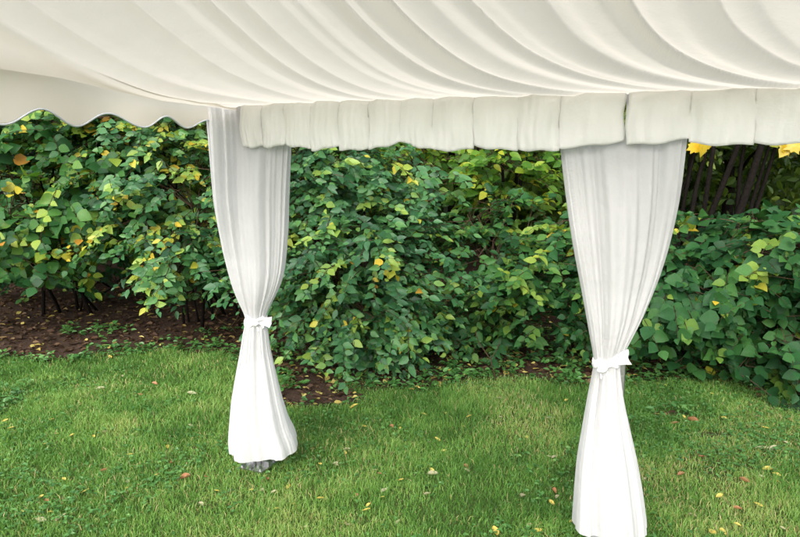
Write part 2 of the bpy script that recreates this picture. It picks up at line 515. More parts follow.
def curtain(s_post, prof, label, seed, zbot_fn, tie_v, tie_kw, lsh=(0, .2)):
    pr = np.random.default_rng(seed)
    pc = np.array(W(s_post, 0, 0)); Y = pc[1]
    root = empty('curtain', tuple(pc), label, 'curtain', 'white curtains tied round the marquee posts')
    zs, cx, hw = [], [], []
    for (v, xl, xr) in prof:
        a = unproj(xl, v, Y); b = unproj(xr, v, Y)
        zs.append(a[2]); cx.append((a[0] + b[0]) / 2 - pc[0]); hw.append((b[0] - a[0]) / 2)
    zs, cx, hw = np.array(zs), np.array(cx), np.array(hw)
    ztie = unproj(0, tie_v, Y)[2]
    nz, nt = 130, 220
    ztop, zlow = zs[0], zs[-1]
    zz = np.linspace(ztop, zlow, nz)
    # denser near the tie
    th = np.linspace(0, 2 * np.pi, nt, endpoint=False)
    o = np.argsort(zs)
    def ev(arr, z):
        # smooth piecewise interpolation (catmull-rom like through np.interp averaging)
        k = .035
        return (np.interp(z - k, zs[o], arr[o]) + 2 * np.interp(z, zs[o], arr[o]) + np.interp(z + k, zs[o], arr[o])) / 4
    C = ev(cx, zz); Hh = ev(hw, zz)
    up = zz > ztie
    tt = np.where(up, (zz - ztie) / (ztop - ztie), (ztie - zz) / (ztie - zlow))
    ks = [4, 7, 12, 19, 29, 43]
    phs = pr.uniform(0, 2 * np.pi, (2, len(ks)))
    am = [.036, .032, .028, .020, .013, .008]
    P = np.zeros((nz, nt, 3))
    for i, z in enumerate(zz):
        t = tt[i]
        side = 0 if up[i] else 1
        # plan ellipse: thin at the rail, round at the tie, roomy at the hem
        dep = Hh[i] * (np.interp(t, [0, .3, 1], [1.0, .58, lsh[1]]) if up[i] else np.interp(t, [0, .3, 1], [1.0, .85, .95]))
        dep = max(dep, .052)
        pl = np.zeros(nt)
        for k, a0, p0 in zip(ks, am, phs[side]):
            w = np.cos(k * th + p0 + .6 * np.sin(1.7 * z + k) + .9 * np.sin(2 * th + k))
            if up[i]: g = np.interp(t, [0, .08, .5, 1], [.7, 1.0, .85, .8]) * (1.0 if k < 15 else np.interp(t, [0, .35, .8], [1.3, .8, 1.3]))
            else: g = np.interp(t, [0, .1, .5, 1], [.7, 1.2, 1.2, 1.3]) if k < 9 else np.interp(t, [0, .1, .45, 1], [.8, 1.4, .7, .35])
            pl += a0 * g * (w if k > 9 else np.sign(w) * np.abs(w) ** .7)
        e = .9 if up[i] else .8
        cxs = np.sign(np.cos(th)) * np.abs(np.cos(th)) ** e
        sn = np.sign(np.sin(th)) * np.abs(np.sin(th)) ** e
        x = C[i] + Hh[i] * cxs * (1 + pl * .55)
        y = dep * sn * (1 + pl * 1.2) + (np.sign(sn) * np.abs(sn) ** .4 * pl * np.interp(t, [0, .15, .5, 1], [.02, .12, .26, .30]) if up[i] else np.sign(sn) * np.abs(sn) ** .4 * pl * np.interp(t, [0, .15, 1], [.02, .08, .13]))
        zr = z + zbot_fn(th, t) * (0 if up[i] else sstep(.55, 1, t))
        if up[i]:
            # the top hangs along the eave; on a corner its left half turns along the gable rail
            k = sstep(.45, .9, t)
            lim = np.interp(t, [.6, .85], [.3, .075])
            y = np.where(y < 0, -lim * np.tanh(-y / lim), y)
            yo = -.42 * x * k
            if lsh[0]:
                yo = np.where(x < 0, -lsh[0] * sstep(.05, 1, np.clip(-x / Hh[i], 0, 1)) * sstep(.12, .8, t), yo)
            x = (x + pc[0]) * (Y + yo) / Y - pc[0]; y = y + yo
            zr = CAM_H + (zr - CAM_H) * (Y + yo) / Y * (1 - t) + (zr - CAM_H) * t
        P[i, :, 0] = x; P[i, :, 1] = y; P[i, :, 2] = zr
    cl = grid('curtain_cloth', P, M['curtain'], root, True, closed=True)
    # hem fold
    # tie-back: wound band + knot + two tails
    zc = ztie - .012
    rx = float(ev(hw, np.array([zc]))[0]); cxx = float(ev(cx, np.array([zc]))[0])
    nb, rows = 72, 9
    B = np.zeros((rows, nb, 3))
    tb = np.linspace(0, 2 * np.pi, nb, endpoint=False)
    hh = tie_kw.get('h', .022)
    for j in range(rows):
        w = j / (rows - 1) * 2 - 1
        rr = 1.06 + .07 * (1 - w * w) + .015 * np.sin(5 * tb + 2 * w + seed) + .02 * np.sin(9 * w + 2 * tb)
        B[j, :, 0] = cxx + (rx * 1.02) * np.cos(tb) * rr
        B[j, :, 1] = max(rx, .052) * np.sin(tb) * rr * 1.02
        B[j, :, 2] = zc + w * hh + .012 * np.sin(tb + seed) + .004 * np.sin(7 * tb)
    band = grid('tieback', B, M['tie'], root, True, closed=True)
    sm = band.modifiers.new('thick', 'SOLIDIFY'); sm.thickness = .006
    # knot : lumpy ball on the camera side
    kx, ky, kz = cxx + tie_kw['knot'][0], -max(rx, .052) * 1.15 - .006, zc + tie_kw['knot'][1]
    a = np.linspace(0, np.pi, 14)[:, None]; b2 = np.linspace(0, 2 * np.pi, 22, endpoint=False)[None]
    kr = tie_kw.get('kr', .024)
    lump = 1 + .14 * np.sin(3 * b2 + 2 * a) + .1 * np.sin(5 * a + b2)
    K = np.stack([kx + kr * lump * np.sin(a) * np.cos(b2), ky + kr * .8 * lump * np.sin(a) * np.sin(b2), kz + kr * 1.05 * np.cos(a) * np.ones_like(b2)], -1)
    kn = grid('knot', K, M['tie'], band, True, closed=True)
    # tails / loops : folded flared strips
    for (dx, dz, wid, twist, sag) in tie_kw['tails']:
        n, m_ = 16, 9
        S_ = np.zeros((m_, n, 3))
        for i in range(n):
            u = i / (n - 1)
            px = kx + dx * u; pz = kz + dz * u - sag * u * u; py = ky + .012 * math.sin(u * 3) + .02 * u
            wd = .006 + wid * u ** .8
            dirv = np.array([dx, 0, dz - 2 * sag * u]); dirv = dirv / np.linalg.norm(dirv)
            nrm = np.array([-dirv[2], 0, dirv[0]])
            for j in range(m_):
                w = j / (m_ - 1) * 2 - 1
                off = nrm * wd * w * math.cos(twist * u)
                S_[j, i] = [px + off[0], py + .010 * math.sin(w * 4 + u * 2) - abs(w) * .008 + wd * w * math.sin(twist * u) * .6, pz + off[2] + .012 * u * w * w]
        tl = grid('bow_tail', S_, M['tie'], band, True)
        so = tl.modifiers.new('thick', 'SOLIDIFY'); so.thickness = .004
    return root

profL = [(100, 205, 290), (125, 208, 290), (148, 210, 290), (175, 212, 289), (200, 214, 288), (225, 218, 287.5), (250, 223, 286),
         (270, 228.5, 284), (285, 233, 280), (298, 238, 274), (308, 242.5, 269), (316, 246, 265.5), (322, 246, 266), (330, 244, 267.5),
         (350, 241, 270), (375, 236.5, 276), (400, 232.5, 282), (425, 230.5, 289), (437, 229.5, 295), (447, 231, 298)]
def zbL(th, t):
    # hem: lower towards the camera and left, lifted at the right end
    return .018 * np.cos(th) + .010 * np.sin(2 * th + .4) + .005 * np.sin(5 * th)
curtain(0.0, profL, 'white curtain with metal foot showing below its hem', 21, zbL, 319,
        dict(knot=(.012, .006), kr=.018, tails=[(.085, .004, .026, .5, .012), (-.062, .018, .022, .6, .0), (.03, -.045, .018, .3, 0)]), lsh=(.14, .19))
profR = [(132, 561, 685), (150, 562.5, 682.5), (175, 565, 679.5), (200, 568, 676), (225, 571.5, 671), (250, 575.5, 665), (275, 580, 657.5),
         (300, 584.5, 648), (320, 588, 639.5), (338, 591, 630), (350, 593, 624), (360, 594.5, 619.5), (368, 594.5, 619), (380, 592, 620.5),
         (400, 588, 623), (430, 583, 629.5), (460, 578, 636), (490, 575.5, 641), (513, 574, 644), (523, 573.5, 645)]
def zbR(th, t):
    return .010 * np.cos(th + .5) + .008 * np.sin(2 * th) + .004 * np.sin(6 * th)
curtain(2.0, profR, 'white curtain that reaches the bottom of the picture', 34, zbR, 359,
        dict(knot=(-.045, -.008), kr=.022, tails=[(.125, .060, .030, .5, .02), (.02, -.05, .02, .4, 0)]))

# ------------------------------------------------------------------ vegetation
def leaf_tmpl(w1, w2, w3, droop=.11):
    v = [[0, 0, 0], [.34, 0, -.02], [.68, 0, -.05], [1, 0, -droop]]
    for sg in (1, -1):
        v += [[.14, sg * w1, .035], [.42, sg * w2, .05], [.76, sg * w3, -.005]]
    return np.array(v)
OVAL = leaf_tmpl(.19, .30, .17)
ROUND = leaf_tmpl(.30, .43, .25, .13)
LF = [(0, 1, 5, 4), (1, 2, 6, 5), (2, 3, 6), (0, 7, 8, 1), (1, 8, 9, 2), (2, 9, 3)]

def leaves_np(pos, dirs, nrm, size, tmpl, tint):
    """vectorised leaves -> V, loops, sizes, attr"""
    n = len(pos)
    d = dirs / (np.linalg.norm(dirs, axis=1, keepdims=True) + 1e-9)
    b = np.cross(nrm, d); b /= (np.linalg.norm(b, axis=1, keepdims=True) + 1e-9)
    u = np.cross(d, b)
    fold = rng.uniform(.2, 1.8, n)[:, None, None]
    tm = np.repeat(tmpl[None], n, 0).copy()
    tm[:, :, 2:3] *= fold * 1.3
    wsc = rng.uniform(.85, 1.15, n)[:, None]
    V = pos[:, None] + size[:, None, None] * (tm[:, :, 0:1] * d[:, None] + (tm[:, :, 1] * wsc)[:, :, None] * b[:, None] + tm[:, :, 2:3] * u[:, None])
    k = tmpl.shape[0]
    base = (np.arange(n) * k)[:, None]
    fl = np.array([i for f in LF for i in f])[None] + base
    sizes = np.tile([len(f) for f in LF], n)
    return V.reshape(-1, 3), fl.ravel(), sizes, np.repeat(tint, len(LF))

def plant(name, base, lobes, label, cat, group=None, leafmat='pale', tmpl=OVAL, leaf=.085, nspray=200, per=11, tint=(.35, .2), yellow=.05,
          nstem=5, stem_r=.016, twig=.42, front=.72, seed=1, lean=0.25, stem_top=None, droop=.35, spread=.18, ymode=None, foliage_name='foliage'):
    """lobes: list of (centre, radii). One thing: stems, twigs, foliage."""
    global rng
    rng = np.random.default_rng(seed)
    root = empty(name, (base[0], base[1], 0), label, cat, group)
    B = np.array([base[0], base[1], 0.0])
    lob = [(np.array(c, float), np.array(r, float)) for c, r in lobes]
    wts = np.array([r[0] * r[2] for _, r in lob]); wts /= wts.sum()
    # main stems
    stems = []
    for k in range(nstem):
        c, r = lob[k % len(lob)]
        a = rng.uniform(0, 2 * np.pi)
        st = B + np.array([math.cos(a), math.sin(a), 0]) * rng.uniform(.02, spread)
        st[2] = float(gz(st[0], st[1])) - .02
        q = rng.normal(size=3); q /= np.linalg.norm(q)
        en = c + r * q * rng.uniform(.25, .65)
        en[2] = max(en[2], c[2] + r[2] * rng.uniform(.0, .7))
        if stem_top: en[2] = max(en[2], stem_top * rng.uniform(.85, 1.1))
        mid = st * .5 + en * .5 + np.array([rng.normal() * .10, rng.normal() * .10, (en[2]) * .10])
        n = 14
        t = np.linspace(0, 1, n)[:, None]
        pts = (1 - t) ** 2 * st + 2 * t * (1 - t) * mid + t ** 2 * en
        pts += np.cumsum(rng.normal(size=(n, 3)) * .012, 0) * t
        rr = stem_r * rng.uniform(.7, 1.25)
        rad = rr * (1 - .72 * t[:, 0])
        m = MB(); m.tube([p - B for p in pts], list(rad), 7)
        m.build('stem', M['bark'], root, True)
        stems.append(pts)
    SP = np.concatenate([s[3:] for s in stems])
    # sprays
    tw = MB()
    Lp, Ld, Ln, Ls, Lt = [], [], [], [], []
    clus = []
    for i in range(max(8, nspray // 13)):
        c, r = lob[rng.choice(len(lob), p=wts)]
        q = rng.normal(size=3); q /= np.linalg.norm(q)
        if rng.random() < front and q[1] > 0: q[1] = -q[1]
        clus.append((c, r, q, rng.uniform(.70, 1.12)))
    for i in range(nspray):
        c, r = lob[rng.choice(len(lob), p=wts)]
        q = rng.normal(size=3); q /= np.linalg.norm(q)
        if rng.random() < front and q[1] > 0: q[1] = -q[1]
        rad = rng.uniform(.72, 1.0) if rng.random() < .78 else rng.uniform(.35, .72)
        lump = .82 + .36 * float(vnoise(q[0] * 2 + c[0], q[2] * 2 + q[1] * 2, 1.3, seed % 7))
        an = c + r * q * rad * lump
        if rng.random() < .55:          # most sprays gather into tiers, with dark gaps between
            c, r, q, rad = clus[rng.integers(len(clus))]
            an = c + r * q * rad + rng.normal(size=3) * np.array([.17, .15, .075])
        if an[2] < .10: an[2] = rng.uniform(.08, .28)
        out = q * np.array([1, 1, .35]) + rng.normal(size=3) * .35
        out[2] = out[2] * .5 + rng.uniform(-.1, .35)
        out /= np.linalg.norm(out)
        L = twig * rng.uniform(.6, 1.25)
        st = an - out * L * .5
        n = 6
        tt = np.linspace(0, 1, n)[:, None]
        pts = st + out * L * tt + np.array([0, 0, -1]) * (droop * L * tt ** 2)
        pts[:, 2] = np.maximum(pts[:, 2], .05)
        tw.tube([p - B for p in pts], [.0038, .0034, .003, .0026, .002, .0012], 3, False)
        # link to nearest stem point
        dist = np.linalg.norm(SP - st, axis=1) + np.maximum(0, SP[:, 2] - st[2]) * .7
        sp = SP[dist.argmin()]
        md = (sp + st) / 2 + rng.normal(size=3) * .04; md[2] += .06
        tw.tube([sp - B, md - B, st - B], [.0042, .0034, .0026], 3, False)
        st_t = np.clip(rng.normal(tint[0] + .03, tint[1] * .8), 0, .76) if rng.random() > .04 else rng.uniform(.66, .80)
        yb = ymode(an) if ymode else yellow
        spray_y = rng.random() < yb
        k = max(4, int(per * rng.uniform(.7, 1.3)))
        side = np.cross(out, [0, 0, 1.0]); side /= (np.linalg.norm(side) + 1e-9)
        for j in range(k):
            u = (j + .6) / k
            p = st + out * L * u + np.array([0, 0, -1]) * (droop * L * u ** 2)
            sg = 1 if j % 2 else -1
            dv = out * .65 + side * sg * .85 + np.array([0, 0, -.28]) + rng.normal(size=3) * .22
            if j == k - 1: dv = out + np.array([0, 0, -.4])
            nv = np.array([0, 0, .55]) + q * np.array([.8, .8, .3]) + np.array([0, -.45, 0]) + rng.normal(size=3) * .30
            Lp.append(p + rng.normal(size=3) * .008); Ld.append(dv); Ln.append(nv)
            Ls.append(leaf * rng.uniform(.5, 1.28) * (1 - .25 * (u > .9)))
            tv = np.clip(st_t + rng.normal() * tint[1] * .6, 0, .8)
            if spray_y: tv = np.clip(rng.normal(.86, .06), .72, 1)
            elif rng.random() < yellow * .35: tv = rng.uniform(.84, 1)
            Lt.append(tv)
    tw.build('twigs', M['twig'], root)
    pos = np.array(Lp); pos[:, 2] = np.maximum(pos[:, 2], .05)
    V, lo, sz, at = leaves_np(pos - B, np.array(Ld), np.array(Ln), np.array(Ls), tmpl, np.array(Lt))
    mesh_np(foliage_name, V, lo, sz, M[leafmat], root, True, at)
    return root

# the hedge, front to back -------------------------------------------------
yl = lambda an: .10 + .25 * (an[2] > 1.9)
plant('hazel_bush', (-3.9, 7.7), [((-3.85, 7.1, 1.55), (1.25, .95, .80)), ((-3.3, 7.0, 2.15), (.95, .8, .55)), ((-3.9, 6.6, 1.0), (.85, .5, .32)), ((-2.95, 6.7, 1.45), (.55, .5, .7))],
      'leafy hazel bush with yellowing round leaves at the left edge of the picture', 'bush', leafmat='hazel', tmpl=ROUND, leaf=.112,
      nspray=560, per=9, tint=(.42, .24), yellow=.09, nstem=7, stem_r=.018, seed=41, twig=.5, spread=.5)
plant('leafy_shrub', (-2.1, 7.3), [((-2.15, 6.7, 1.55), (.85, .8, .95)), ((-2.0, 6.25, 1.05), (.55, .45, .42)), ((-2.4, 6.7, 2.2), (.9, .6, .5))],
      'green shrub just left of the left curtain, its low sprays hanging over bare soil', 'shrub', leafmat='pale', leaf=.092,
      nspray=420, per=12, tint=(.47, .22), yellow=.08, nstem=8, seed=52, spread=.4)
plant('spreading_shrub', (-.55, 6.3), [((-.62, 6.0, 1.15), (.80, .80, .85)), ((-.25, 5.65, .85), (.65, .55, .50)), ((-.50, 5.65, .50), (.62, .42, .36)), ((-.75, 6.1, 1.8), (.70, .6, .45)), ((.0, 6.3, 1.6), (.55, .5, .40)), ((.05, 5.75, .45), (.45, .4, .35))],
      'broad pale green shrub right of the left curtain, branches reaching the lawn', 'shrub', leafmat='pale', leaf=.084,
      nspray=840, per=12, tint=(.42, .20), yellow=.02, nstem=8, seed=63)
plant('slender_tree', (-.1, 8.1), [((-.3, 7.6, 2.1), (1.1, .9, .9)), ((-.5, 7.4, 3.4), (1.2, 1.0, 1.0))],
      'small tree of yellow green leaves rising behind the broad pale shrub', 'tree', leafmat='lime', leaf=.10,
      nspray=330, per=10, tint=(.45, .25), yellow=.12, nstem=6, stem_r=.03, seed=74, stem_top=2.6)
plant('slender_tree', (1.15, 7.9), [((.95, 6.75, 1.62), (.75, .5, .42)), ((1.1, 7.3, 2.0), (.95, .8, .75)), ((1.0, 7.4, 3.3), (1.2, 1.0, .9))],
      'thin stemmed tree of yellow green leaves left of the right curtain top', 'tree', leafmat='lime', leaf=.115,
      nspray=380, per=9, tint=(.34, .25), yellow=.08, nstem=6, stem_r=.032, seed=85, stem_top=2.6)
plant('leafy_shrub', (.95, 6.6), [((.85, 6.15, .85), (.70, .6, .60)), ((1.25, 5.85, .60), (.62, .5, .45))],
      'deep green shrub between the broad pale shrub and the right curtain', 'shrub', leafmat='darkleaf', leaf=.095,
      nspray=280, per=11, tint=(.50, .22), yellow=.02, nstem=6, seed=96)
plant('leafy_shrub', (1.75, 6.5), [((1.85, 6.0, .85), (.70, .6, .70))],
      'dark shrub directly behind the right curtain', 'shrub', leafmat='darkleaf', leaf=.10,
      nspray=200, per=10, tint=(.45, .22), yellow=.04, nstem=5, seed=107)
plant('hazel_bush', (2.7, 6.1), [((2.5, 5.65, .74), (.80, .65, .44)), ((3.2, 5.6, .96), (.8, .65, .50)), ((2.3, 5.45, .60), (.55, .4, .35))],
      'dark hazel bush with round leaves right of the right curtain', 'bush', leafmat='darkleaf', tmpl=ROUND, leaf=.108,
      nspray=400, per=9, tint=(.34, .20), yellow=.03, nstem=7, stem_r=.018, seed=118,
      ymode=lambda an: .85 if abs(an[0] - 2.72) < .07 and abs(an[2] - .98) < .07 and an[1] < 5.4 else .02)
plant('low_bush', (3.1, 5.5), [((3.0, 5.15, .36), (.60, .38, .28)), ((3.75, 5.3, .6), (.6, .5, .5))],
      'low dark bush at the right edge of the picture beside the lawn', 'bush', leafmat='darkleaf', tmpl=ROUND, leaf=.105,
      nspray=170, per=9, tint=(.30, .2), yellow=.02, nstem=5, seed=129)
plant('hazel_bush', (5.0, 6.2), [((4.8, 5.9, 1.2), (1.0, .8, .9))], 'dark hazel bush beyond the right edge', 'bush', leafmat='darkleaf', tmpl=ROUND,
      leaf=.12, nspray=150, per=9, tint=(.4, .2), yellow=.04, nstem=5, seed=131) if False else None

plant('gap_darkening_bush', (-3.6, 9.0), [((-4.3, 8.35, .55), (1.5, .45, .6)), ((-2.3, 8.25, .55), (1.3, .45, .6)), ((-3.4, 8.3, 2.9), (1.9, 1.0, .6)), ((-3.3, 9.0, 1.3), (2.2, .5, .8))],
      'dim bush added to darken the gap behind the bare soil at the left', 'bush', leafmat='darkleaf', leaf=.10, nspray=520, per=10, tint=(.22, .2), yellow=.01, nstem=6, stem_r=.011, seed=141, spread=1.3)  # added dark foliage: deepens the gap under the hedge, top lobe blocks sky
# the stand of bare stems on the right
for k, (x, y, lx, rr, lab) in enumerate([
        (2.45, 7.6, .95, .050, 'dark leaning trunk just right of the right curtain'),
        (2.95, 7.9, 1.0, .040, 'slim dark stem second from the right curtain, leaning right'),
        (3.20, 7.5, 1.2, .062, 'thick dark trunk leaning right in the middle of the right stems'),
        (3.75, 7.8, 1.0, .045, 'dark stem near the right edge above the hazel bush')]):
    plant('bare_stemmed_tree', (x, y), [((x + lx, y, 3.3), (1.0, .9, .75)), ((x + lx * .8, y + .6, 2.3), (.8, .5, .4))], lab, 'tree',
          'bare stems of the trees on the right', leafmat='wood', leaf=.12, nspray=130, per=10, tint=(.5, .3), yellow=.1, nstem=3, stem_r=rr * .75,
          seed=200 + k, stem_top=3.2, spread=.30)

# maple with yellow leaves under the pelmet
MAPLE = [(0, 0), (.12, .10), (.02, .42), (.28, .30), (.34, .52), (.55, .26), (.62, .30), (1, 0), (.62, -.30), (.55, -.26), (.34, -.52), (.28, -.30), (.02, -.42), (.12, -.10)]
maple = empty('maple_tree', (3.0, 6.9, 0), 'thin maple with bright yellow leaves hanging under the right pelmet', 'tree')
m = MB()
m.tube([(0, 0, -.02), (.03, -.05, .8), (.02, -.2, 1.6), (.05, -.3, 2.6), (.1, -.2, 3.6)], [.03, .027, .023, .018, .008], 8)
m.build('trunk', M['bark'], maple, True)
limb = MB()
limb.tube([(.03, -.25, 2.2), (-.3, -.9, 2.35), (-.65, -1.5, 2.25), (-.83, -1.85, 2.03)], [.012, .009, .006, .003], 6)
limb.tube([(.04, -.28, 2.4), (.0, -.9, 2.5), (-.05, -1.5, 2.3), (-.13, -1.85, 2.03)], [.012, .009, .006, .003], 6)
limb.build('limb', M['bark'], maple, True)
ml = MB()
rm = random.Random(4)
mtints = []
for cx_, cy_, cz_, n in ((-.83, -1.87, 1.945, 4), (-.15, -1.87, 1.93, 4), (-.55, -1.35, 2.25, 5), (.0, -1.2, 2.4, 6), (.1, -.3, 3.2, 25)):
    for q in range(n):
        sz = rm.uniform(.11, .15)
        k = .06 if n < 5 else (.12 if n < 10 else .5)
        c = Vector((cx_ + rm.uniform(-k, k), cy_ + rm.uniform(-k, k), cz_ - .05 + rm.uniform(-.4, .25) * k))
        rot = Matrix.Rotation(rm.uniform(0, 6.28), 3, 'Y') @ Matrix.Rotation(rm.uniform(-.7, .5) + math.pi / 2, 3, 'X')
        vs = [c + rot @ Vector(((px - .3) * sz, py * sz, .10 * abs(py) * sz - .08 * px * px * sz)) for px, py in MAPLE]
        vs.append(c + rot @ Vector((.06 * sz, 0, 0.0)))
        nM = len(MAPLE)
        ml.add(vs, [(nM, i, (i + 1) % nM) for i in range(nM)])
        mtints += [rm.random()] * nM
mo = mesh_np('foliage', ml.v, [i for f in ml.f for i in f], [3] * len(ml.f), M['maple'], maple, False, mtints)

# the wood behind ------------------------------------------------------------
def back_tree(x, y, h, w, seed, tint):
    global rng
    rng = np.random.default_rng(seed)
    root = empty('woodland_tree', (x, y, 0), 'dim leafy tree in the wood behind the hedge', 'tree', 'trees of the wood behind the hedge')
    m = MB()
    px = np.cumsum(rng.normal(size=7) * .06)
    pts = [(px[i], rng.normal() * .03, h * .85 * i / 6) for i in range(7)]
    m.tube(pts, [.10 * (1 - .13 * i) for i in range(7)], 8)
    m.build('trunk', M['bark'], root, True)
    for k in range(9):
        z = h * rng.uniform(.2, .8); a = rng.uniform(0, 6.28); L = w * rng.uniform(.5, .9)
        p = np.array([np.interp(z, [q[2] for q in pts], [q[0] for q in pts]), 0, z])
        e = p + np.array([math.cos(a) * L, math.sin(a) * L, L * rng.uniform(.2, .7)])
        lm = MB(); lm.tube([p, (p + e) / 2 + np.array([0, 0, .1]), e], [.03, .02, .008], 5)
        lm.build('limb', M['bark'], root, True)
    n = 4200
    nb = 70
    q = rng.normal(size=(nb, 3)); q /= np.linalg.norm(q, axis=1, keepdims=True)
    cl = q * rng.uniform(.35, 1.0, (nb, 1)) * np.array([w, w * .8, h * .46]) + np.array([0, 0, h * .52])
    ci = rng.integers(0, nb, n)
    pos = cl[ci] + rng.normal(size=(n, 3)) * np.array([.32, .32, .22])
    pos[:, 2] = np.abs(pos[:, 2]) + .05
    dr = rng.normal(size=(n, 3)); nr = rng.normal(size=(n, 3)) * .5 + np.array([0, -.4, .8])
    tn = np.clip(tint + rng.normal(size=nb)[ci] * .16 + rng.normal(size=n) * .12, 0, 1)
    V, lo, sz, at = leaves_np(pos, dr, nr, rng.uniform(.10, .19, n), OVAL, tn)
    mesh_np('crown', V, lo, sz, M['wood'], root, False, at)
k = 0
for (x, y, h, w) in [(-8.0, 10.3, 6, 1.9), (-5.6, 9.9, 5.5, 1.8), (-3.2, 10.2, 6, 1.8), (-1.2, 9.9, 5.6, 1.7), (.9, 10.4, 6, 1.8), (2.9, 10.6, 5.8, 1.7), (5.0, 10.2, 5.6, 1.8), (7.2, 10.0, 6, 1.9)]:
    back_tree(x, y, h, w, 300 + k, .36 + .08 * (k % 3)); k += 1
rng = np.random.default_rng(77)
n = 34000
pos = np.stack([rng.uniform(-18, 18, n), rng.uniform(12.5, 16.5, n), rng.uniform(0, 1, n) ** 1.5 * 7.0], -1)
dr = rng.normal(size=(n, 3)); nr = rng.normal(size=(n, 3)) * .5 + np.array([0, -.7, .5])
tn = np.clip(.35 + (fbm(pos[:, 0], pos[:, 2], .6) - .5) * 1.0 + rng.normal(size=n) * .1, 0, 1)
V, lo, sz, at = leaves_np(pos, dr, nr, rng.uniform(.25, .5, n), OVAL, tn)
o = mesh_np('distant_thicket', V, lo, sz, M['wood'], None, False, at)
tag(o, 'dim mass of leaves deep in the wood behind the hedge', 'thicket', kind='stuff')

# ------------------------------------------------------------------ lawn
def grass():
    r = np.random.default_rng(91)
    out_x, out_y = [], []
    for (y0, y1, dens, xk) in ((2.2, 3.2, 15000, .75), (3.2, 4.2, 13000, .72), (4.2, 5.2, 10500, .70), (5.2, 6.7, 7500, .68)):
        xm = y1 * xk + .4
        n = int((y1 - y0) * 2 * xm * dens)
        out_x.append(r.uniform(-xm, xm, n)); out_y.append(r.uniform(y0, y1, n))
    x = np.concatenate(out_x); y = np.concatenate(out_y)
    lm = lawn_mask(x, y)
    clump = fbm(x, y, 9, 5)
    keep = r.random(len(x)) < np.clip(lm * (.45 + 1.0 * clump), 0, 1) * np.where(lm > .15, 1, 0)
    x, y, lm = x[keep], y[keep], lm[keep]; n = len(x)
    z = gz(x, y) - .004
    tall = fbm(x, y, 3.0, 6)
    h = (.022 + .042 * tall ** 1.3 + .014 * r.random(n)) * r.uniform(.6, 1.25, n) * (.55 + .45 * lm)
    a = r.uniform(0, 2 * np.pi, n)
    lean = r.uniform(.15, 1.1, n)
    dx, dy = np.cos(a), np.sin(a)
    wd = r.uniform(.0011, .0024, n) * (1 + .12 * (y - 3))
    pa = r.uniform(0, 2 * np.pi, n)
    bx, by = np.cos(pa) * wd, np.sin(pa) * wd
    base = np.stack([x, y, z], -1)
    mid = base + np.stack([dx * h * lean * .35, dy * h * lean * .35, h * .62], -1)
    tip = base + np.stack([dx * h * lean, dy * h * lean, h * (1.0 - .25 * lean)], -1)
    w3 = np.stack([bx, by, np.zeros(n)], -1)
    V = np.stack([base - w3, base + w3, mid + w3 * .8, mid - w3 * .8, tip], 1)
    i0 = (np.arange(n) * 5)[:, None]
    lo = (np.array([0, 1, 2, 3, 3, 2, 4])[None] + i0).ravel()
    sz = np.tile([4, 3], n)
    dry = sstep(.42, .66, fbm(x, y, 1.7, 12)) * (.35 + .65 * sstep(-1.2, .8, x))
    t = .42 + (fbm(x, y, 2.0, 13) - .5) * .8 + (fbm(x, y, 7.0, 14) - .5) * .5 + r.normal(size=n) * .13 + dry * .18
    dead = r.random(n) < (.03 + .15 * dry + .25 * (lm < .5))
    t = np.where(dead, r.uniform(.85, 1, n), np.clip(t, 0, .84))
    o = mesh_np('lawn_grass', V.reshape(-1, 3), lo, sz, M['grass'], None, False, np.repeat(t, 2))
    tag(o, 'short mown green lawn grass under the marquee', 'grass', kind='stuff')
    print('blades', n)
grass()

def clover():
    r = np.random.default_rng(17)
    n = 26000
    y = r.uniform(2.6, 6.6, n); x = r.uniform(-1, 1, n) * (y * .68 + .4)
    lm = lawn_mask(x, y)
    pat = sstep(.50, .66, fbm(x, y, 1.5, 21))
    right = sstep(1.3, 1.9, x) * sstep(3.5, 4.1, y)
    left = sstep(-.6, -1.3, x) * sstep(.44, .56, fbm(x, y, 2.2, 25))
    edge = sstep(.05, .4, lm) * sstep(.98, .7, lm)
    p = np.clip(pat * .25 + right * .6 + left * .36 + edge * .5, 0, .95) * (lm > .05)
    k = r.random(n) < p
    x, y = x[k], y[k]; n = len(x)
    z = gz(x, y) + r.uniform(.012, .045, n)
    L = 3
    pos = np.repeat(np.stack([x, y, z], -1), L, 0)
    a = np.repeat(r.uniform(0, 6.28, n), L) + np.tile([0, 2.1, 4.2], n)
    dr = np.stack([np.cos(a), np.sin(a), r.uniform(-.25, .35, n * L)], -1)
    nr = np.stack([r.normal(size=n * L) * .3, r.normal(size=n * L) * .3 - .1, np.ones(n * L)], -1)
    tn = np.clip(np.repeat(r.normal(.45, .18, n), L) + r.normal(size=n * L) * .1, 0, 1)
    sz_ = np.repeat(r.uniform(.011, .022, n), L)
    V, lo, sz, at = leaves_np(pos, dr, nr, sz_, ROUND, tn)
    o = mesh_np('clover', V, lo, sz, M['clover'], None, False, at)
    tag(o, 'patches of clover and small broad weeds in the lawn', 'clover', kind='stuff')
clover()

